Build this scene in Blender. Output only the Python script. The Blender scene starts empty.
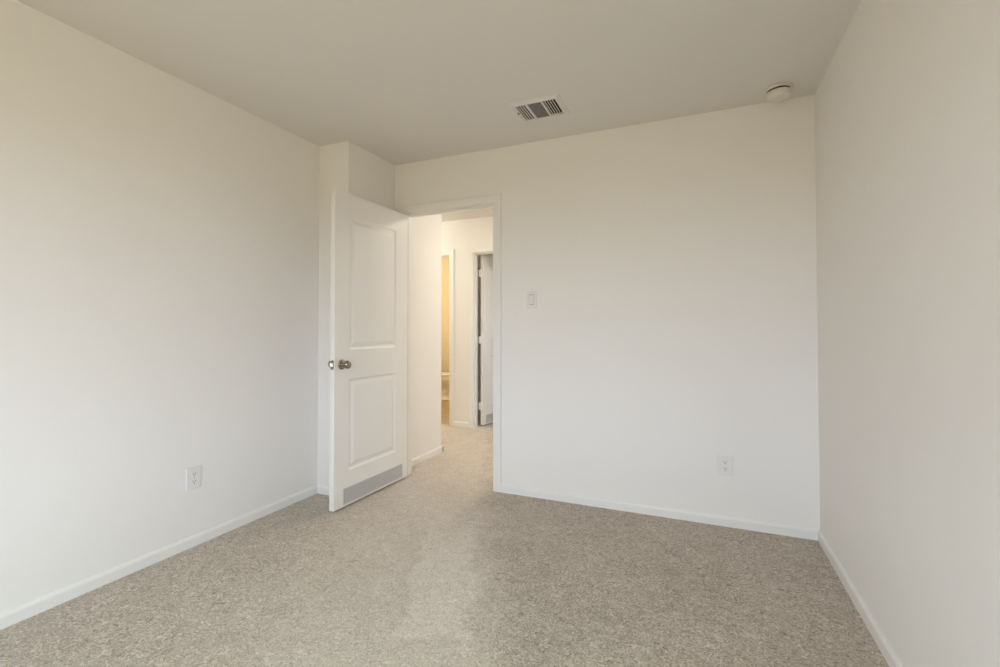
import bpy, bmesh, math, random
from mathutils import Vector, Matrix

random.seed(4)
PI = math.pi
scene = bpy.context.scene
COL = scene.collection

# ------------------------------------------------------------------ camera
H, YB, XL, XR = 2.471, 3.109, -2.477, 0.606       # ceiling, back wall, left wall, right wall
XN, YN = -2.213, 2.566                            # closet corner that steps into the room
YR = -1.30                                        # rear wall, behind the camera
cam_data = bpy.data.cameras.new('camera')
cam = bpy.data.objects.new('camera', cam_data)
COL.objects.link(cam)
cam.location = (0, 0, 1.1576)
cam.rotation_euler = (math.radians(90 + 1.04), 0, math.radians(23.9))
cam_data.sensor_fit = 'HORIZONTAL'
cam_data.sensor_width = 36
cam_data.lens = 468.98 / 1000 * 36
cam_data.shift_x = 0.0100
cam_data.shift_y = -0.0127
cam_data.clip_start = 0.02
scene.camera = cam

# ------------------------------------------------------------------ exposure
vs = scene.view_settings
scene.display_settings.display_device = 'sRGB'
vs.view_transform = 'Standard'
vs.look = 'None'
vs.exposure = 0.0
vs.gamma = 1.0
vs.use_curve_mapping = False
scene.cycles.max_bounces = 16
scene.cycles.diffuse_bounces = 10
scene.cycles.transparent_max_bounces = 8
scene.cycles.caustics_reflective = False
scene.cycles.caustics_refractive = False

# ------------------------------------------------------------------ daylight
SKY_STRENGTH = 12.3
world = bpy.data.worlds.new('daylight')
scene.world = world
world.use_nodes = True
wn, wl = world.node_tree.nodes, world.node_tree.links
wn.clear()
w_tc = wn.new('ShaderNodeTexCoord')
w_sep = wn.new('ShaderNodeSeparateXYZ')
w_map = wn.new('ShaderNodeMapRange')
w_map.inputs['From Min'].default_value = -1
w_map.inputs['From Max'].default_value = 1
w_ramp = wn.new('ShaderNodeValToRGB')
e = w_ramp.color_ramp.elements
e[0].position, e[0].color = 0.0, (0.257, 0.206, 0.117, 1)
e[1].position, e[1].color = 1.0, (0.63, 0.855, 0.783, 1)
for pos, c in ((0.47, (0.257, 0.206, 0.117, 1)), (0.52, (0.74, 0.783, 1.0, 1))):
    k = e.new(pos)
    k.color = c
w_bg = wn.new('ShaderNodeBackground')
w_bg.inputs['Strength'].default_value = SKY_STRENGTH
w_out = wn.new('ShaderNodeOutputWorld')
wl.new(w_tc.outputs['Generated'], w_sep.inputs[0])
wl.new(w_sep.outputs['Z'], w_map.inputs['Value'])
wl.new(w_map.outputs[0], w_ramp.inputs[0])
wl.new(w_ramp.outputs['Color'], w_bg.inputs['Color'])
wl.new(w_bg.outputs[0], w_out.inputs['Surface'])


def portal(name, loc, rot, sx, sy):
    d = bpy.data.lights.new(name, 'AREA')
    d.shape = 'RECTANGLE'
    d.size, d.size_y = sx, sy
    d.cycles.is_portal = True
    o = bpy.data.objects.new(name, d)
    o.location, o.rotation_euler = loc, rot
    COL.objects.link(o)
    return o


def lamp(name, loc, power, color, radius, disk=False):
    d = bpy.data.lights.new(name, 'AREA' if disk else 'POINT')
    d.energy, d.color = power, color
    if disk:                                       # a flush disk light, facing down
        d.shape, d.size = 'DISK', radius * 2
    else:
        d.shadow_soft_size = radius
    o = bpy.data.objects.new(name, d)
    o.location = loc
    COL.objects.link(o)
    return o


WIN = (-1.75, 0.25, 0.45, 2.10)                   # bedroom window in the rear wall: x0, x1, z0, z1
WIN_ADDED = (-0.05, 0.53, 0.45, 2.10)                  # added unseen window in the right wall, sized for its light: y0, y1, z0, z1
WIN2 = (6.3, 7.3, 0.90, 2.00)                     # window of the far room, in its right wall: y0, y1, z0, z1
portal('bedroom_window_portal', ((WIN[0] + WIN[1]) / 2, YR - 0.10, (WIN[2] + WIN[3]) / 2), (math.radians(90), 0, 0),
       WIN[1] - WIN[0], WIN[3] - WIN[2])
portal('added_window_portal', (XR + 0.10, (WIN_ADDED[0] + WIN_ADDED[1]) / 2, (WIN_ADDED[2] + WIN_ADDED[3]) / 2), (0, math.radians(90), 0),
       WIN_ADDED[3] - WIN_ADDED[2], WIN_ADDED[1] - WIN_ADDED[0])
portal('far_room_window_portal', (XR + 0.10, (WIN2[0] + WIN2[1]) / 2, (WIN2[2] + WIN2[3]) / 2), (0, math.radians(90), 0),
       WIN2[3] - WIN2[2], WIN2[1] - WIN2[0])
lamp('hall_ceiling_lamp', (0.10, 4.20, 2.24), 19.0, (1.0, 0.94, 0.97), 0.22)
lamp('doorway_ceiling_lamp', (-1.30, 4.20, 2.44), 13.0, (1.0, 0.96, 0.74), 0.16, True)
lamp('hall_end_fill_light', (-3.60, 4.40, 2.24), 19.0, (1.0, 1.0, 0.86), 0.20)  # added unseen light, brightens the far hall wall and floor
lamp('bathroom_vanity_lamp', (-3.25, 6.2, 2.05), 26, (1.0, 0.79, 0.46), 0.08)


# ------------------------------------------------------------------ materials
def mat(name, color, rough=0.5, metal=0.0, spec=0.5, bump=None, var=None):
    m = bpy.data.materials.new(name)
    m.use_nodes = True
    n, l = m.node_tree.nodes, m.node_tree.links
    b = n['Principled BSDF']
    b.inputs['Base Color'].default_value = (*color, 1)
    b.inputs['Roughness'].default_value = rough
    b.inputs['Metallic'].default_value = metal
    b.inputs['Specular IOR Level'].default_value = spec
    tc = n.new('ShaderNodeTexCoord')
    if bump:
        sc, st, dist = bump
        t = n.new('ShaderNodeTexNoise')
        t.inputs['Scale'].default_value = sc
        t.inputs['Detail'].default_value = 3
        bp = n.new('ShaderNodeBump')
        bp.inputs['Strength'].default_value = st
        bp.inputs['Distance'].default_value = dist
        l.new(tc.outputs['Object'], t.inputs['Vector'])
        l.new(t.outputs['Fac'], bp.inputs['Height'])
        l.new(bp.outputs[0], b.inputs['Normal'])
    if var:
        sc, amt = var
        t = n.new('ShaderNodeTexNoise')
        t.inputs['Scale'].default_value = sc
        t.inputs['Detail'].default_value = 4
        r = n.new('ShaderNodeValToRGB')
        r.color_ramp.elements[0].position, r.color_ramp.elements[1].position = 0.3, 0.7
        r.color_ramp.elements[0].color = (*[c * (1 - amt) for c in color], 1)
        r.color_ramp.elements[1].color = (*[min(1, c * (1 + amt)) for c in color], 1)
        l.new(tc.outputs['Object'], t.inputs['Vector'])
        l.new(t.outputs['Fac'], r.inputs[0])
        l.new(r.outputs[0], b.inputs['Base Color'])
    return m


M_WALL = mat('wall_paint', (0.815, 0.79, 0.76), 0.75, spec=0.25, bump=(160, 0.06, 0.002), var=(1.3, 0.008))
M_CEIL = mat('ceiling_paint', (0.72, 0.695, 0.66), 0.85, spec=0.2, bump=(120, 0.08, 0.002), var=(1.1, 0.008))
M_TRIM = mat('trim_paint', (0.80, 0.785, 0.765), 0.35, spec=0.5, var=(2.0, 0.006))
M_DOOR = mat('door_paint', (0.80, 0.78, 0.75), 0.38, spec=0.45, bump=(45, 0.04, 0.001), var=(1.7, 0.006))
M_PLASTIC = mat('white_plastic', (0.76, 0.74, 0.725), 0.35, var=(6, 0.008))
M_ALARM = mat('alarm_plastic', (0.69, 0.66, 0.61), 0.45, var=(9, 0.01))
M_SLOT = mat('dark_slot', (0.03, 0.028, 0.025), 0.8, var=(20, 0.1))
M_NICKEL = mat('satin_nickel', (0.33, 0.295, 0.24), 0.28, metal=1.0, bump=(400, 0.03, 0.0005), var=(30, 0.05))
M_STEEL = mat('brushed_steel', (0.62, 0.61, 0.59), 0.3, metal=1.0, var=(40, 0.05))
M_VENT = mat('vent_enamel', (0.70, 0.68, 0.65), 0.45, var=(10, 0.01))
M_LOUVER = mat('vent_louver', (0.50, 0.47, 0.46), 0.5, var=(30, 0.03))
M_BLADE_DARK = mat('dark_blade_grey', (0.165, 0.145, 0.142), 0.55, var=(60, 0.05))  # dark blade grey; on the near bank's wings it deepens the shade
M_DUCT = mat('duct_dark', (0.02, 0.02, 0.02), 0.9, var=(10, 0.1))  # black that stands for the unlit depth of the duct
M_GRILLE = mat('grille_enamel', (0.62, 0.61, 0.59), 0.5, var=(20, 0.02))
M_GRILLE_BACK = mat('grille_recess', (0.16, 0.155, 0.145), 0.8, var=(20, 0.05))
M_PORCELAIN = mat('porcelain', (0.86, 0.84, 0.80), 0.12, spec=0.6, var=(3, 0.005))
M_VINYL = mat('vinyl_floor', (0.40, 0.32, 0.22), 0.45, bump=(30, 0.05, 0.001), var=(9, 0.12))
M_BATH = mat('bath_wall_paint', (0.80, 0.755, 0.66), 0.6, var=(1.5, 0.01))


def carpet_material():
    m = bpy.data.materials.new('beige_cut_pile_carpet')
    m.use_nodes = True
    n, l = m.node_tree.nodes, m.node_tree.links
    b = n['Principled BSDF']
    b.inputs['Roughness'].default_value = 0.95
    b.inputs['Specular IOR Level'].default_value = 0.08
    b.inputs['Sheen Weight'].default_value = 0.15
    b.inputs['Sheen Roughness'].default_value = 0.6
    tc = n.new('ShaderNodeTexCoord')

    def noise(scale, detail=2.0, rough=0.5, dist=0.0):
        t = n.new('ShaderNodeTexNoise')
        t.inputs['Scale'].default_value = scale
        t.inputs['Detail'].default_value = detail
        t.inputs['Roughness'].default_value = rough
        t.inputs['Distortion'].default_value = dist
        l.new(tc.outputs['Object'], t.inputs['Vector'])
        return t.outputs['Fac']

    def math_(op, a, c, clamp=False):
        k = n.new('ShaderNodeMath')
        k.operation = op
        k.use_clamp = clamp
        for i, v in enumerate((a, c)):
            if isinstance(v, (int, float)):
                k.inputs[i].default_value = v
            else:
                l.new(v, k.inputs[i])
        return k.outputs[0]

    def smooth(v, lo, hi):
        k = n.new('ShaderNodeMapRange')
        k.interpolation_type = 'SMOOTHSTEP'
        k.inputs['From Min'].default_value = lo
        k.inputs['From Max'].default_value = hi
        l.new(v, k.inputs['Value'])
        return k.outputs[0]

    tuft = noise(48, 3.0, 0.70, 2.2)               # twisted yarn tufts
    fibre = noise(170, 2.0, 0.6, 0.8)
    clump = noise(13, 3.0, 0.6, 0.8)
    patch = noise(2.4, 3.0, 0.55, 0.5)
    v = math_('ADD', math_('MULTIPLY', tuft, 0.62), math_('MULTIPLY', fibre, 0.22))
    v = math_('ADD', v, math_('MULTIPLY', clump, 0.10))
    v = math_('ADD', v, math_('MULTIPLY', patch, 0.06))
    GRAIN = v
    # vacuum stroke: a band of pile laid one way, running out from the doorway
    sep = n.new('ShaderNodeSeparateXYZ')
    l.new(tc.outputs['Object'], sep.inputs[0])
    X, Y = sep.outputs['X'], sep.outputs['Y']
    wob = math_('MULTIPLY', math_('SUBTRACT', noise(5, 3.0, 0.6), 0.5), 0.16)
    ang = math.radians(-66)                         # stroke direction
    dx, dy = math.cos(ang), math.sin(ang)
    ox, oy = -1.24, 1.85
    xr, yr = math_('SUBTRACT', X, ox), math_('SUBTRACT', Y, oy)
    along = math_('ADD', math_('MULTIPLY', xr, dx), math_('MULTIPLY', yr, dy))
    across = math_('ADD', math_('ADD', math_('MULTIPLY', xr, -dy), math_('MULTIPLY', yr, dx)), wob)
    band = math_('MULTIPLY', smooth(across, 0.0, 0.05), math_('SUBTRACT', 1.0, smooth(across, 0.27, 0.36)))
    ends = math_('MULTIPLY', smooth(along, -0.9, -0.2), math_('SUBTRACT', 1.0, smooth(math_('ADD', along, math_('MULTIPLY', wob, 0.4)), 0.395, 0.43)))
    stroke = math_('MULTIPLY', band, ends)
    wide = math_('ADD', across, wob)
    pale_run = math_('MULTIPLY', smooth(wide, -0.85, -0.10), math_('SUBTRACT', 1.0, smooth(wide, 0.26, 0.52)))   # a broad run from the doorway has a paler colour
    v = math_('ADD', math_('MULTIPLY', math_('SUBTRACT', GRAIN, 0.5), math_('SUBTRACT', 0.90, math_('MULTIPLY', pale_run, 0.32))), 0.5)
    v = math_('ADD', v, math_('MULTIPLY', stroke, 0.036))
    v = math_('ADD', v, math_('MULTIPLY', pale_run, 0.056))
    r = n.new('ShaderNodeValToRGB')
    r.color_ramp.interpolation = 'LINEAR'
    el = r.color_ramp.elements
    el[0].position, el[0].color = 0.36, (0.175, 0.143, 0.108, 1)
    el[1].position, el[1].color = 0.68, (0.90, 0.82, 0.735, 1)
    k = el.new(0.51)
    k.color = (0.480, 0.410, 0.338, 1)
    l.new(v, r.inputs[0])
    l.new(r.outputs[0], b.inputs['Base Color'])
    bp = n.new('ShaderNodeBump')
    bp.inputs['Strength'].default_value = 0.7
    bp.inputs['Distance'].default_value = 0.008
    l.new(math_('ADD', math_('MULTIPLY', tuft, 0.7), math_('MULTIPLY', fibre, 0.3)), bp.inputs['Height'])
    l.new(bp.outputs[0], b.inputs['Normal'])
    return m


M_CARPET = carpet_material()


def glass_material():
    m = bpy.data.materials.new('window_glass')
    m.use_nodes = True
    n, l = m.node_tree.nodes, m.node_tree.links
    n.remove(n['Principled BSDF'])
    tr = n.new('ShaderNodeBsdfTransparent')
    tr.inputs['Color'].default_value = (0.95, 0.97, 0.96, 1)
    gl = n.new('ShaderNodeBsdfGlossy')
    gl.inputs['Roughness'].default_value = 0.02
    mx = n.new('ShaderNodeMixShader')
    mx.inputs[0].default_value = 0.06
    l.new(tr.outputs[0], mx.inputs[1])
    l.new(gl.outputs[0], mx.inputs[2])
    l.new(mx.outputs[0], n['Material Output'].inputs['Surface'])
    return m


M_GLASS = glass_material()


# ------------------------------------------------------------------ mesh helpers
def box(bm, x0, x1, y0, y1, z0, z1, mi=0, bevel=0.0, seg=2):
    vs_ = [bm.verts.new((x, y, z)) for x in (x0, x1) for y in (y0, y1) for z in (z0, z1)]
    idx = ((0, 1, 3, 2), (4, 6, 7, 5), (0, 4, 5, 1), (2, 3, 7, 6), (0, 2, 6, 4), (1, 5, 7, 3))
    fs = [bm.faces.new([vs_[i] for i in f]) for f in idx]
    for f in fs:
        f.material_index = mi
    if bevel:
        eds = list({ed for f in fs for ed in f.edges})
        res = bmesh.ops.bevel(bm, geom=eds, offset=bevel, segments=seg, profile=0.6, affect='EDGES')
        for f in res['faces']:
            f.material_index = mi
    return fs


def lathe(bm, prof, seg=40, axis='Z', at=(0, 0, 0), mi=0, smooth=True, mats=None):
    """Revolve (radius, height) pairs about an axis through 'at'."""
    rings = []
    def pt(r, h, a):
        c, s = r * math.cos(a), r * math.sin(a)
        p = {'Z': (c, s, h), 'X': (h, c, s), 'Y': (c, h, s)}[axis]
        return (p[0] + at[0], p[1] + at[1], p[2] + at[2])
    for r, h in prof:
        if r < 1e-6:
            rings.append([bm.verts.new(pt(0, h, 0))])
        else:
            rings.append([bm.verts.new(pt(r, h, 2 * PI * i / seg)) for i in range(seg)])
    for j in range(len(rings) - 1):
        a, b = rings[j], rings[j + 1]
        for i in range(seg):
            k = (i + 1) % seg
            if len(a) == 1 and len(b) == 1:
                continue
            if len(a) == 1:
                f = bm.faces.new((a[0], b[i], b[k]))
            elif len(b) == 1:
                f = bm.faces.new((a[i], b[0], a[k]))
            else:
                f = bm.faces.new((a[i], b[i], b[k], a[k]))
            f.smooth = smooth
            f.material_index = mats[j] if mats else mi
    return rings


def prism(bm, pts, axis, a, b, mi=0):
    """Extrude a closed 2-D outline along an axis from a to b."""
    def P(u, v, t):
        return {'X': (t, u, v), 'Y': (u, t, v), 'Z': (u, v, t)}[axis]
    A = [bm.verts.new(P(u, v, a)) for u, v in pts]
    B = [bm.verts.new(P(u, v, b)) for u, v in pts]
    n = len(pts)
    fs = [bm.faces.new(A), bm.faces.new(B[::-1])]
    for i in range(n):
        k = (i + 1) % n
        fs.append(bm.faces.new((A[i], B[i], B[k], A[k])))
    for f in fs:
        f.material_index = mi
    return fs


def loft(bm, loops, mi=0, smooth=True, cap=True):
    rings = [[bm.verts.new(p) for p in lp] for lp in loops]
    n = len(rings[0])
    for a, b in zip(rings, rings[1:]):
        for i in range(n):
            k = (i + 1) % n
            f = bm.faces.new((a[i], a[k], b[k], b[i]))
            f.smooth, f.material_index = smooth, mi
    if cap:
        for r in (rings[0][::-1], rings[-1]):
            f = bm.faces.new(r)
            f.material_index = mi
            f.smooth = smooth


def obj(name, bm, mats, parent=None, loc=(0, 0, 0), rot=(0, 0, 0)):
    bmesh.ops.recalc_face_normals(bm, faces=bm.faces)
    me = bpy.data.meshes.new(name)
    bm.to_mesh(me)
    bm.free()
    for m in mats if isinstance(mats, (list, tuple)) else [mats]:
        me.materials.append(m)
    o = bpy.data.objects.new(name, me)
    o.location, o.rotation_euler = loc, rot
    if parent is not None:
        o.parent = parent
    COL.objects.link(o)
    return o


def thing(name, label, cat, loc=(0, 0, 0), rot=(0, 0, 0), group=None, kind=None):
    o = bpy.data.objects.new(name, None)
    o.empty_display_size = 0.1
    o.location, o.rotation_euler = loc, rot
    o['label'], o['category'] = label, cat
    if group:
        o['group'] = group
    if kind:
        o['kind'] = kind
    COL.objects.link(o)
    return o


def struct(name, bm, mats, parent=None):
    o = obj(name, bm, mats, parent)
    if parent is None:
        o['kind'] = 'structure'
    return o


def walls(name, boxes, m):
    bm = bmesh.new()
    for bx in boxes:
        box(bm, *bx)
    return struct(name, bm, m)


# ------------------------------------------------------------------ room shell
T = 0.115                                          # wall thickness
YBH = YB + T                                       # hall side of the back wall
XJ0, XJ1, ZJ = -2.120, -1.354, 2.070               # clear opening of the bedroom doorway
XNH = -2.226                                      # hall face of the short wall beyond the doorway
HALL_Y = 3.885                                     # end of the short hall wall
YF0, YF1 = 4.98, 5.095                             # far hall wall
XE = -4.30                                         # left end of hall and bathroom
BATH_Y1, ROOM2_Y1 = 7.25, 8.0
BX0, BX1 = -3.46, -2.742                           # bathroom opening
DX0, DX1 = -2.418, -1.65                           # far bedroom opening
ZD = 2.055

bm = bmesh.new()
box(bm, XL - 0.1, XR + 0.1, YR - 0.1, YBH, -0.10, 0.0)
box(bm, XE, XR + 0.1, YBH, YF0 + 0.05, -0.10, 0.0)
box(bm, -2.60, XR + 0.1, YF0 + 0.05, ROOM2_Y1, -0.10, 0.0)
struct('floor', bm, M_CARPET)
bm = bmesh.new()
box(bm, XE, -2.60, YF0 + 0.05, BATH_Y1, -0.10, -0.002)
struct('floor_bathroom', bm, M_VINYL)
bm = bmesh.new()
box(bm, XE - 0.1, XR + 0.12, YR - 0.12, ROOM2_Y1 + 0.1, H, H + 0.12)
struct('ceiling', bm, M_CEIL)

walls('wall_left', [(XL - T, XL, YR - T, YN, 0, H)], M_WALL)
# closet corner: its front faces the camera, its side runs on through the doorway into the hall
walls('wall_closet', [(XL - T, XN, YN, YB, 0, H)], M_WALL)
walls('wall_right', [(XR, XR + T, YR - T, WIN_ADDED[0], 0, H), (XR, XR + T, WIN_ADDED[1], YF0, 0, H),
                     (XR, XR + T, WIN_ADDED[0], WIN_ADDED[1], 0, WIN_ADDED[2]), (XR, XR + T, WIN_ADDED[0], WIN_ADDED[1], WIN_ADDED[3], H)], M_WALL)
walls('wall_rear', [(XL, WIN[0], YR - T, YR, 0, H), (WIN[1], XR, YR - T, YR, 0, H),
                    (WIN[0], WIN[1], YR - T, YR, 0, WIN[2]), (WIN[0], WIN[1], YR - T, YR, WIN[3], H)], M_WALL)
walls('wall_back', [(XN, XJ0 - 0.018, YB, YBH, 0, H), (XJ1 + 0.018, XR, YB, YBH, 0, H),
                    (XJ0 - 0.018, XJ1 + 0.018, YB, YBH, ZJ + 0.018, H)], M_WALL)
walls('wall_hall_left', [(XE, XNH, YB, HALL_Y, 0, H)], M_WALL)
walls('wall_hall_end', [(XE - T, XE, HALL_Y, YF0, 0, H)], M_WALL)
walls('wall_hall_far', [(XE - T, BX0 - 0.018, YF0, YF1, 0, H), (BX1 + 0.018, DX0 - 0.018, YF0, YF1, 0, H),
                        (DX1 + 0.018, XR + T, YF0, YF1, 0, H),
                        (BX0 - 0.018, BX1 + 0.018, YF0, YF1, ZD + 0.018, H),
                        (DX0 - 0.018, DX1 + 0.018, YF0, YF1, ZD + 0.018, H)], M_WALL)
walls('wall_bathroom', [(XE - T, XE, YF1, BATH_Y1, 0, H), (XE - T, -2.60, BATH_Y1, BATH_Y1 + T, 0, H),
                        (-2.66, -2.60, YF1, BATH_Y1, 0, H)], M_BATH)
walls('wall_far_room', [(-2.60, -2.54, YF1, ROOM2_Y1, 0, H), (-2.60, XR + T, ROOM2_Y1, ROOM2_Y1 + T, 0, H),
                        (XR, XR + T, YF1, WIN2[0], 0, H), (XR, XR + T, WIN2[1], ROOM2_Y1, 0, H),
                        (XR, XR + T, WIN2[0], WIN2[1], 0, WIN2[2]), (XR, XR + T, WIN2[0], WIN2[1], WIN2[3], H)], M_WALL)

# baseboards: a profile with an eased top edge
BH, BT = 0.058, 0.014
PROF = [(0, 0), (BT, 0), (BT, BH - 0.014), (BT - 0.003, BH - 0.006), (BT - 0.008, BH), (0, BH)]


def baseboard(name, runs):
    bm = bmesh.new()
    for axis, wall, side, a, b in runs:
        pts = [(wall + side * u, v) for u, v in PROF]
        prism(bm, pts, axis, a, b)
    return struct(name, bm, M_TRIM)


baseboard('baseboard_left', [('Y', XL, 1, YR, YN)])
baseboard('baseboard_closet', [('X', YN, -1, XL, XN + BT), ('Y', XN, 1, YN - BT, YB)])
baseboard('baseboard_right', [('Y', XR, -1, YR, YB)])
baseboard('baseboard_rear', [('X', YR, 1, XL, XR)])
baseboard('baseboard_back', [('X', YB, -1, XJ1 + 0.066, XR)])
baseboard('baseboard_hall', [('Y', XNH, 1, YBH, HALL_Y + BT), ('X', HALL_Y, 1, XE, XNH + BT),
                             ('X', YF0, -1, BX1 + 0.066, DX0 - 0.066), ('X', YF0, -1, DX1 + 0.066, XR),
                             ('X', YF0, -1, XE, BX0 - 0.066)])

# door frames: jamb, stop and a moulded casing on each side
CW, CT = 0.064, 0.016
CPROF = [(0.005, 0), (0.005, 0.008), (0.010, 0.011), (0.018, 0.0115), (0.022, 0.013), (0.050, CT), (0.060, CT), (CW + 0.002, 0.012), (CW + 0.002, 0)]


def door_frame(name, x0, x1, zt, ya, yb, stop_y):
    bm = bmesh.new()
    j = 0.018
    box(bm, x0 - j, x0, ya, yb, 0, zt + j)
    box(bm, x1, x1 + j, ya, yb, 0, zt + j)
    box(bm, x0, x1, ya, yb, zt, zt + j)
    s = 0.011                                       # stop
    box(bm, x0, x0 + s, stop_y, stop_y + 0.034, 0, zt)
    box(bm, x1 - s, x1, stop_y, stop_y + 0.034, 0, zt)
    box(bm, x0 + s, x1 - s, stop_y, stop_y + 0.034, zt - s, zt)
    for face, sg in ((ya, -1), (yb, 1)):
        # a mitred casing swept up, across and down
        path = lambda u: ((x0 - u, 0.0), (x0 - u, zt + u), (x1 + u, zt + u), (x1 + u, 0.0))
        rings = []
        for u, h in CPROF:
            rings.append([bm.verts.new((x, face + sg * h, z)) for x, z in path(u)])
        for a, b in zip(rings, rings[1:]):
            for i in range(3):
                bm.faces.new((a[i], a[i + 1], b[i + 1], b[i]))
    return struct(name, bm, M_TRIM)


door_frame('trim_1', XJ0, XJ1, ZJ, YB, YBH, YB + 0.040)
door_frame('trim_2', BX0, BX1, ZD, YF0, YF1, YF0 + 0.040)
door_frame('trim_3', DX0, DX1, ZD, YF0, YF1, YF0 + 0.040)


# ------------------------------------------------------------------ windows (the daylight)
def window(name, axis, a0, a1, z0, z1, wall):
    """wall: (inner face, outer face) along the other axis."""
    inner, outer = wall
    sg = 1 if outer > inner else -1
    mid = (inner + outer) / 2
    def bx(bm, u0, u1, w0, w1, z0_, z1_, bevel=0.0):
        w0, w1 = min(w0, w1), max(w0, w1)
        if axis == 'X':
            box(bm, u0, u1, w0, w1, z0_, z1_, bevel=bevel)
        else:
            box(bm, w0, w1, u0, u1, z0_, z1_, bevel=bevel)
    root = bpy.data.objects.new(name, None)
    root['kind'] = 'structure'
    COL.objects.link(root)
    f = 0.04
    bm = bmesh.new()
    bx(bm, a0, a0 + f, mid - 0.03, mid + 0.03, z0, z1)
    bx(bm, a1 - f, a1, mid - 0.03, mid + 0.03, z0, z1)
    bx(bm, a0 + f, a1 - f, mid - 0.03, mid + 0.03, z0, z0 + f)
    bx(bm, a0 + f, a1 - f, mid - 0.03, mid + 0.03, z1 - f, z1)
    zm = (z0 + z1) / 2
    bx(bm, a0 + f, a1 - f, mid - 0.02, mid + 0.02, zm - 0.02, zm + 0.02)
    obj('window_frame', bm, M_TRIM, root)
    bm = bmesh.new()
    bx(bm, a0 - 0.03, a1 + 0.03, inner - sg * 0.03, mid - sg * 0.03, z0 - 0.02, z0)
    obj('window_sill', bm, M_TRIM, root)
    bm = bmesh.new()
    bx(bm, a0 + f, a1 - f, mid - 0.003, mid + 0.003, z0 + f, zm - 0.02)
    bx(bm, a0 + f, a1 - f, mid - 0.003, mid + 0.003, zm + 0.02, z1 - f)
    obj('window_pane', bm, M_GLASS, root)
    return root


window('window_1', 'X', WIN[0], WIN[1], WIN[2], WIN[3], (YR, YR - T))
window('window_added', 'Y', WIN_ADDED[0], WIN_ADDED[1], WIN_ADDED[2], WIN_ADDED[3], (XR, XR + T))  # added window, lets more daylight onto the left side
window('window_2', 'Y', WIN2[0], WIN2[1], WIN2[2], WIN2[3], (XR, XR + T))


# ------------------------------------------------------------------ moulded two-panel doors
GROOVE = [(0, 0), (0.003, 0.0012), (0.010, 0.0065), (0.016, 0.0085), (0.024, 0.0085), (0.030, 0.0070), (0.046, 0.0025), (0.052, 0.0018)]


def leaf_mesh(W, Z0, Z1, TH, panels):
    """Leaf in its own frame: hinge edge at y=0, latch edge at y=-W, faces at x=0 and x=-TH."""
    bm = bmesh.new()
    us = [0, panels[0][0], panels[0][1], W]
    zs = [Z0] + [z for p in panels for z in p[2:]] + [Z1]
    cells = {(p[2], p[3]) for p in panels}
    for xf, sg in ((0.0, -1), (-TH, 1)):
        for i in range(3):
            for k in range(len(zs) - 1):
                u0, u1, z0, z1 = us[i], us[i + 1], zs[k], zs[k + 1]
                if i == 1 and (z0, z1) in cells:
                    prev = None
                    for off, d in GROOVE:
                        ring = [bm.verts.new((xf + sg * d, -u, z)) for u, z in
                                ((u0 + off, z0 + off), (u1 - off, z0 + off), (u1 - off, z1 - off), (u0 + off, z1 - off))]
                        if prev:
                            for q in range(4):
                                bm.faces.new((prev[q], prev[(q + 1) % 4], ring[(q + 1) % 4], ring[q]))
                        prev = ring
                    bm.faces.new(prev)
                else:
                    bm.faces.new([bm.verts.new((xf, -u, z)) for u, z in ((u0, z0), (u1, z0), (u1, z1), (u0, z1))])
    for (ua, ub, za, zb) in ((0, 0, Z0, Z1), (W, W, Z0, Z1)):
        bm.faces.new([bm.verts.new(p) for p in ((0, -ua, za), (-TH, -ua, za), (-TH, -ua, zb), (0, -ua, zb))])
    for z in (Z0, Z1):
        bm.faces.new([bm.verts.new(p) for p in ((0, 0, z), (0, -W, z), (-TH, -W, z), (-TH, 0, z))])
    bmesh.ops.remove_doubles(bm, verts=bm.verts, dist=1e-5)
    return bm


def knob_bm(sg, x0, y, z):
    bm = bmesh.new()
    prof = [(0.0, 0.0), (0.033, 0.0), (0.033, 0.003), (0.030, 0.007), (0.022, 0.009), (0.013, 0.011), (0.0115, 0.022), (0.0125, 0.030),
            (0.020, 0.035), (0.0255, 0.042), (0.0270, 0.050), (0.0250, 0.057), (0.0190, 0.062), (0.010, 0.0645), (0.0, 0.065)]
    lathe(bm, [(r, sg * h) for r, h in prof], 40, 'X', (x0, y, z))
    return bm


def hinge_bm(z, pin):
    bm = bmesh.new()
    lathe(bm, [(0, z - 0.048), (0.004, z - 0.046), (0.0062, z - 0.044), (0.0062, z + 0.044), (0.004, z + 0.046), (0, z + 0.048)], 14, 'Z', (pin[0], pin[1], 0))
    return bm


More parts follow.
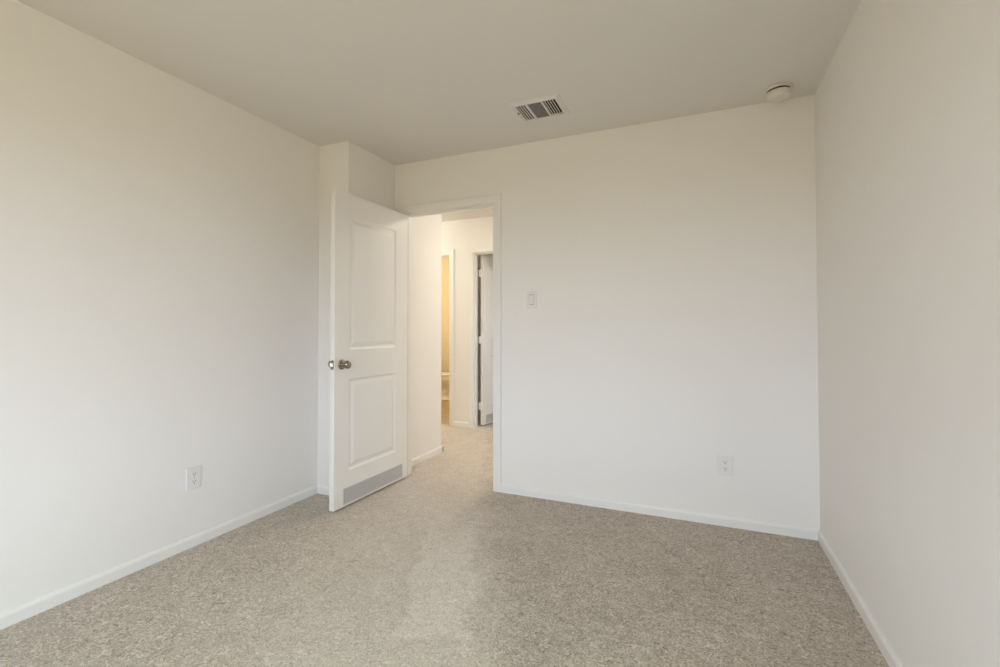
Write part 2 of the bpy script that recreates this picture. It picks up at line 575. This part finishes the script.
def panel_door(name, label, loc, rot, W, grille_u, side):
    """side +1: grille on the x=0 face and hinge pins on the other; -1 the reverse."""
    TH, Z0, Z1 = 0.035, 0.016, 2.051
    root = thing(name, label, 'door', loc, (0, 0, rot), kind='structure')
    ub, ua = W - 0.134, 0.146
    obj('door_leaf', leaf_mesh(W, Z0, Z1, TH, [(ua, ub, 0.238, 0.833), (ua, ub, 1.022, 1.905)]), M_DOOR, root)
    kz, ky = 0.932, -(W - 0.066)
    for sg, x0 in ((1, 0.0), (-1, -TH)):
        obj('door_knob', knob_bm(sg, x0, ky, kz), M_NICKEL, root)
    bm = bmesh.new()
    box(bm, -TH / 2 - 0.0125, -TH / 2 + 0.0125, -W - 0.0015, -W + 0.001, kz - 0.029, kz + 0.029, bevel=0.0007)
    plate = obj('latch_plate', bm, M_NICKEL, root)
    bm = bmesh.new()
    prism(bm, [(-TH / 2 - 0.006, -W - 0.001), (-TH / 2 + 0.006, -W - 0.001), (-TH / 2 + 0.006, -W - 0.004), (-TH / 2 - 0.006, -W - 0.011)],
          'Z', kz - 0.009, kz + 0.009)
    obj('latch_bolt', bm, M_STEEL, plate)
    px = -TH - 0.008 if side > 0 else 0.008
    for z in (0.235, 1.03, 1.83):
        bm = hinge_bm(z, (px, 0.004))
        if side < 0:                                # leaves seen edge-on across the open gap
            box(bm, -TH + 0.004, px, 0.0, 0.003, z - 0.044, z + 0.044)
            box(bm, px, px + 0.022, -0.004, 0.003, z - 0.044, z + 0.044)
        obj('hinge', bm, M_STEEL if side > 0 else M_TRIM, root)
    # return-air grille let into the bottom rail: frame, recess and a fine egg-crate of blades
    g0, g1, zg0, zg1 = grille_u[0], grille_u[1], 0.030, 0.130

    def gx(bm, xa, xb, *rest):
        if side < 0:
            xa, xb = -TH - xb, -TH - xa
        box(bm, xa, xb, *rest)
    bm = bmesh.new()
    gx(bm, 0.0002, 0.0016, -g1, -g0, zg0, zg1)
    gr = obj('return_air_grille', bm, M_GRILLE_BACK, root)
    gr['label'] = 'grey return air grille in the bottom rail'
    bm = bmesh.new()
    bw = 0.004
    for (ya, yb, za, zb) in ((-g1, -g0, zg0, zg0 + bw), (-g1, -g0, zg1 - bw, zg1), (-g1, -g1 + bw, zg0 + bw, zg1 - bw), (-g0 - bw, -g0, zg0 + bw, zg1 - bw)):
        gx(bm, 0.0016, 0.0055, ya, yb, za, zb)
    n = 9
    for i in range(n):
        z = zg0 + bw + (i + 0.5) * (zg1 - zg0 - 2 * bw) / n
        gx(bm, 0.0016, 0.0045, -g1 + bw, -g0 - bw, z - 0.0019, z + 0.0019)
    m = int((g1 - g0 - 2 * bw) / 0.0135)
    for i in range(1, m):
        y = -g1 + bw + i * (g1 - g0 - 2 * bw) / m
        gx(bm, 0.0016, 0.0048, y - 0.0019, y + 0.0019, zg0 + bw, zg1 - bw)
    obj('grille_face', bm, M_GRILLE, gr)
    return root


panel_door('door_1', 'open white two-panel door with nickel knob and bottom grille, swung into the empty bedroom', (-2.077, 3.094, 0), math.radians(-1.2), 0.788, (0.070, 0.704), 1)
panel_door('door_2', 'white panel door standing ajar across the hall, beside the bathroom opening', (-2.384, YF1 + 0.010, 0), math.radians(168.5), 0.745, (0.060, 0.675), -1)


# ------------------------------------------------------------------ duplex outlets and the light switch
def duplex_outlet(label, loc, rot):
    """Faces local -y, centred on its plate."""
    root = thing('wall_outlet', label, 'outlet', loc, (0, 0, rot), 'white duplex outlets low on the bedroom walls')
    pw, ph = 0.040, 0.060
    bm = bmesh.new()
    # a plate with pillowed edges
    prev = None
    for off, d in ((0, 0), (0, 0.0035), (0.0012, 0.0052), (0.005, 0.0060)):
        ring = [bm.verts.new((x, -d, z)) for x, z in ((-pw + off, -ph + off), (pw - off, -ph + off), (pw - off, ph - off), (-pw + off, ph - off))]
        if prev:
            for q in range(4):
                bm.faces.new((prev[q], prev[(q + 1) % 4], ring[(q + 1) % 4], ring[q]))
        prev = ring
    bm.faces.new(prev)
    obj('cover_plate', bm, M_PLASTIC, root)
    for cz in (0.0195, -0.0195):
        bm = bmesh.new()
        pts = []
        for i in range(28):
            a = 2 * PI * i / 28
            pts.append((max(-0.0165, min(0.0165, 0.0175 * math.cos(a))), cz + max(-0.0140, min(0.0140, 0.0175 * math.sin(a)))))
        prism(bm, pts, 'Y', -0.0085, -0.0055)
        for sx, hh in ((-0.0065, 0.0045), (0.0065, 0.0036)):
            box(bm, sx - 0.0013, sx + 0.0013, -0.0088, -0.0080, cz + 0.0035 - hh, cz + 0.0035 + hh, mi=1)
        gp = [(0.0028 * math.cos(a), cz - 0.0075 + 0.0028 * math.sin(a)) for a in [2 * PI * i / 14 for i in range(14)]]
        prism(bm, gp, 'Y', -0.0088, -0.0080, mi=1)
        obj('receptacle', bm, [M_PLASTIC, M_SLOT], root)
    bm = bmesh.new()
    lathe(bm, [(0, -0.0076), (0.0022, -0.0074), (0.0032, -0.0062), (0.0032, -0.0055)], 14, 'Y')
    obj('screw', bm, M_STEEL, root)
    return root


duplex_outlet('white duplex outlet on the left wall, nearer the open bedroom door', (XL, 1.667, 0.362), math.radians(90))
duplex_outlet('white duplex outlet low on the back wall, under the ceiling smoke alarm', (0.141, YB, 0.355), 0)

sw = thing('light_switch', 'white rocker light switch on the back wall beside the doorway casing', 'light switch', (-1.058, YB, 1.364))
bm = bmesh.new()
prev = None
for off, d in ((0, 0), (0, 0.0035), (0.0012, 0.0052), (0.005, 0.0060)):
    ring = [bm.verts.new((x, -d, z)) for x, z in ((-0.036 + off, -0.060 + off), (0.036 - off, -0.060 + off), (0.036 - off, 0.060 - off), (-0.036 + off, 0.060 - off))]
    if prev:
        for q in range(4):
            bm.faces.new((prev[q], prev[(q + 1) % 4], ring[(q + 1) % 4], ring[q]))
    prev = ring
bm.faces.new(prev)
obj('cover_plate', bm, M_PLASTIC, sw)
bm = bmesh.new()
box(bm, -0.0168, 0.0168, -0.0064, -0.0055, -0.0350, 0.0350, mi=1)
prism(bm, [(-0.0045, 0.033), (-0.0072, 0.033), (-0.0078, 0.004), (-0.0100, -0.033), (-0.0045, -0.033)], 'X', -0.0157, 0.0157)
obj('rocker', bm, [M_PLASTIC, M_SLOT], sw)
for z in (0.048, -0.048):
    bm = bmesh.new()
    lathe(bm, [(0, -0.0072), (0.0018, -0.0070), (0.0027, -0.0062), (0.0027, -0.0055)], 12, 'Y', (0, 0, z))
    obj('screw', bm, M_PLASTIC, sw)

# ------------------------------------------------------------------ ceiling register
VX0, VX1, VY0, VY1 = -0.976, -0.740, 2.572, 2.768     # louvred field
vent = thing('ceiling_vent', 'white three-way metal air register with dark louvres, set in the ceiling', 'air vent', (-0.848, 2.646, H))
hx, hy = (VX1 - VX0) / 2, (VY1 - VY0) / 2
FZ = -0.013                                            # face of the register below the ceiling
bm = bmesh.new()
prev = None
for ox, z in ((0.030, 0.0), (0.029, -0.003), (0.014, -0.010), (0.004, FZ), (0.0, FZ), (0.0, -0.0006)):
    ring = [bm.verts.new((x, y, z)) for x, y in ((-hx - ox, -hy - ox), (hx + ox, -hy - ox), (hx + ox, hy + ox), (-hx - ox, hy + ox))]
    if prev:
        for q in range(4):
            bm.faces.new((prev[q], prev[(q + 1) % 4], ring[(q + 1) % 4], ring[q]))
    prev = ring
obj('vent_frame', bm, M_VENT, vent)
bm = bmesh.new()
box(bm, -hx + 0.0002, hx - 0.0002, -hy + 0.0002, hy - 0.0002, -0.0012, -0.0004)  # black sheet, no hole behind: the duct's shade put into colour
obj('dark_duct_sheet', bm, M_DUCT, vent)
xa, xb = -hx + 0.066, hx - 0.080                       # bars between the three banks
for x in (xa, xb):
    bm = bmesh.new()
    box(bm, x - 0.005, x + 0.005, -hy, hy, FZ, -0.0012)
    obj('divider', bm, M_VENT, vent)


def louver(x0, x1, lip, lean):
    """One blade of a side bank: a flat lip in the face and, for the near bank, a wing leaning up into the duct."""
    bm = bmesh.new()
    box(bm, x0, x0 + lip, -hy, hy, FZ, FZ + 0.001)
    if lean:
        prism(bm, [(x0 + lip, FZ + 0.0004), (x0 + lip, FZ + 0.0012), (x1 + 0.001, -0.0016), (x1 + 0.001, -0.0024)], 'Y', -hy, hy, mi=1)
    else:
        prism(bm, [(x0, FZ + 0.0005), (x0 + 0.0008, FZ + 0.0005), (x0 - 0.0052, -0.0018), (x0 - 0.006, -0.0018)], 'Y', -hy, hy)
    return obj('louver', bm, [M_VENT, M_BLADE_DARK], vent)


N = 5
a0, a1 = -hx, xa - 0.005
for i in range(N - 1):
    p = (a1 - a0) / (N - 1)
    louver(a0 + i * p + p - 0.0055, a0 + (i + 1) * p + 0.006, 0.0055, True)
a0, a1 = xb + 0.005, hx
for i in range(N - 1):
    p = (a1 - a0) / N
    louver(a0 + (i + 1) * p - 0.0023, a0 + (i + 1) * p, 0.0046, False)
nb = 12
for i in range(nb):                                    # closed middle bank, blades running across
    bm = bmesh.new()
    y0 = -hy + i * 2 * hy / nb
    y1 = y0 + 2 * hy / nb
    prism(bm, [(y0, FZ + 0.006), (y0, FZ + 0.007), (y1 + 0.002, FZ + 0.003), (y1 + 0.002, FZ + 0.002)], 'X', xa + 0.005, xb - 0.005)
    obj('louver', bm, M_BLADE_DARK, vent)
bm = bmesh.new()
box(bm, -hx - 0.016, -hx - 0.006, -0.018, -0.010, -0.022, -0.009, bevel=0.001)
obj('damper_lever', bm, M_NICKEL, vent)

# ------------------------------------------------------------------ smoke alarm
alarm = thing('smoke_alarm', 'round white smoke alarm on the ceiling near the right corner', 'smoke alarm', (0.413, 2.952, H))
bm = bmesh.new()
lathe(bm, [(0, 0), (0.066, 0), (0.067, -0.006), (0.066, -0.010), (0.062, -0.012), (0, -0.012)], 56)
obj('mounting_base', bm, M_ALARM, alarm)
bm = bmesh.new()
lathe(bm, [(0.052, -0.0118), (0.052, -0.0225)], 56)
obj('intake_gap', bm, M_SLOT, alarm)
bm = bmesh.new()
lathe(bm, [(0.048, -0.0222), (0.0575, -0.0222), (0.0580, -0.026), (0.0560, -0.042), (0.0515, -0.052), (0.044, -0.0570), (0.030, -0.0590), (0, -0.0595)], 56)
obj('cover', bm, M_ALARM, alarm)
bm = bmesh.new()
lathe(bm, [(0.011, -0.057), (0.011, -0.0610), (0.009, -0.0622), (0, -0.0624)], 24, 'Z', (-0.020, -0.022, 0))
obj('test_button', bm, M_ALARM, alarm)

# ------------------------------------------------------------------ toilet seen through the bathroom opening
toilet = thing('toilet', 'white toilet seen side-on through the bathroom opening across the hall', 'toilet', (-4.285, 6.78, 0))


def egg(cx, a_front, a_back, b, z, n=40):
    pts = []
    for i in range(n):
        t = 2 * PI * i / n
        c, s = math.cos(t), math.sin(t)
        pts.append((cx + (a_front if c > 0 else a_back) * c, b * s, z))
    return pts


bm = bmesh.new()
loft(bm, [egg(0.43, 0.21, 0.26, 0.125, 0.0), egg(0.43, 0.21, 0.26, 0.125, 0.018), egg(0.43, 0.185, 0.24, 0.105, 0.035), egg(0.42, 0.165, 0.23, 0.092, 0.12),
          egg(0.43, 0.19, 0.23, 0.108, 0.20), egg(0.45, 0.235, 0.24, 0.150, 0.27), egg(0.46, 0.260, 0.25, 0.180, 0.335), egg(0.46, 0.268, 0.25, 0.186, 0.375), egg(0.46, 0.262, 0.245, 0.182, 0.388)])
obj('bowl', bm, M_PORCELAIN, toilet)
bm = bmesh.new()
loft(bm, [egg(0.46, 0.262, 0.20, 0.183, 0.388), egg(0.46, 0.270, 0.205, 0.190, 0.394), egg(0.46, 0.270, 0.205, 0.190, 0.404), egg(0.46, 0.262, 0.20, 0.184, 0.410)])
obj('seat', bm, M_PORCELAIN, toilet)
bm = bmesh.new()
loft(bm, [egg(0.46, 0.262, 0.20, 0.184, 0.413), egg(0.46, 0.272, 0.206, 0.191, 0.418), egg(0.46, 0.272, 0.206, 0.191, 0.428), egg(0.46, 0.258, 0.195, 0.178, 0.437), egg(0.46, 0.20, 0.15, 0.12, 0.441)])
obj('lid', bm, M_PORCELAIN, toilet)
bm = bmesh.new()
box(bm, 0.0, 0.19, -0.215, 0.215, 0.385, 0.735, bevel=0.018, seg=3)
tank = obj('tank', bm, M_PORCELAIN, toilet)
bm = bmesh.new()
box(bm, -0.004, 0.20, -0.225, 0.225, 0.735, 0.770, bevel=0.010, seg=3)
obj('tank_lid', bm, M_PORCELAIN, toilet)
bm = bmesh.new()
box(bm, 0.19, 0.205, -0.18, -0.10, 0.665, 0.682, bevel=0.004)
obj('flush_lever', bm, M_STEEL, tank)
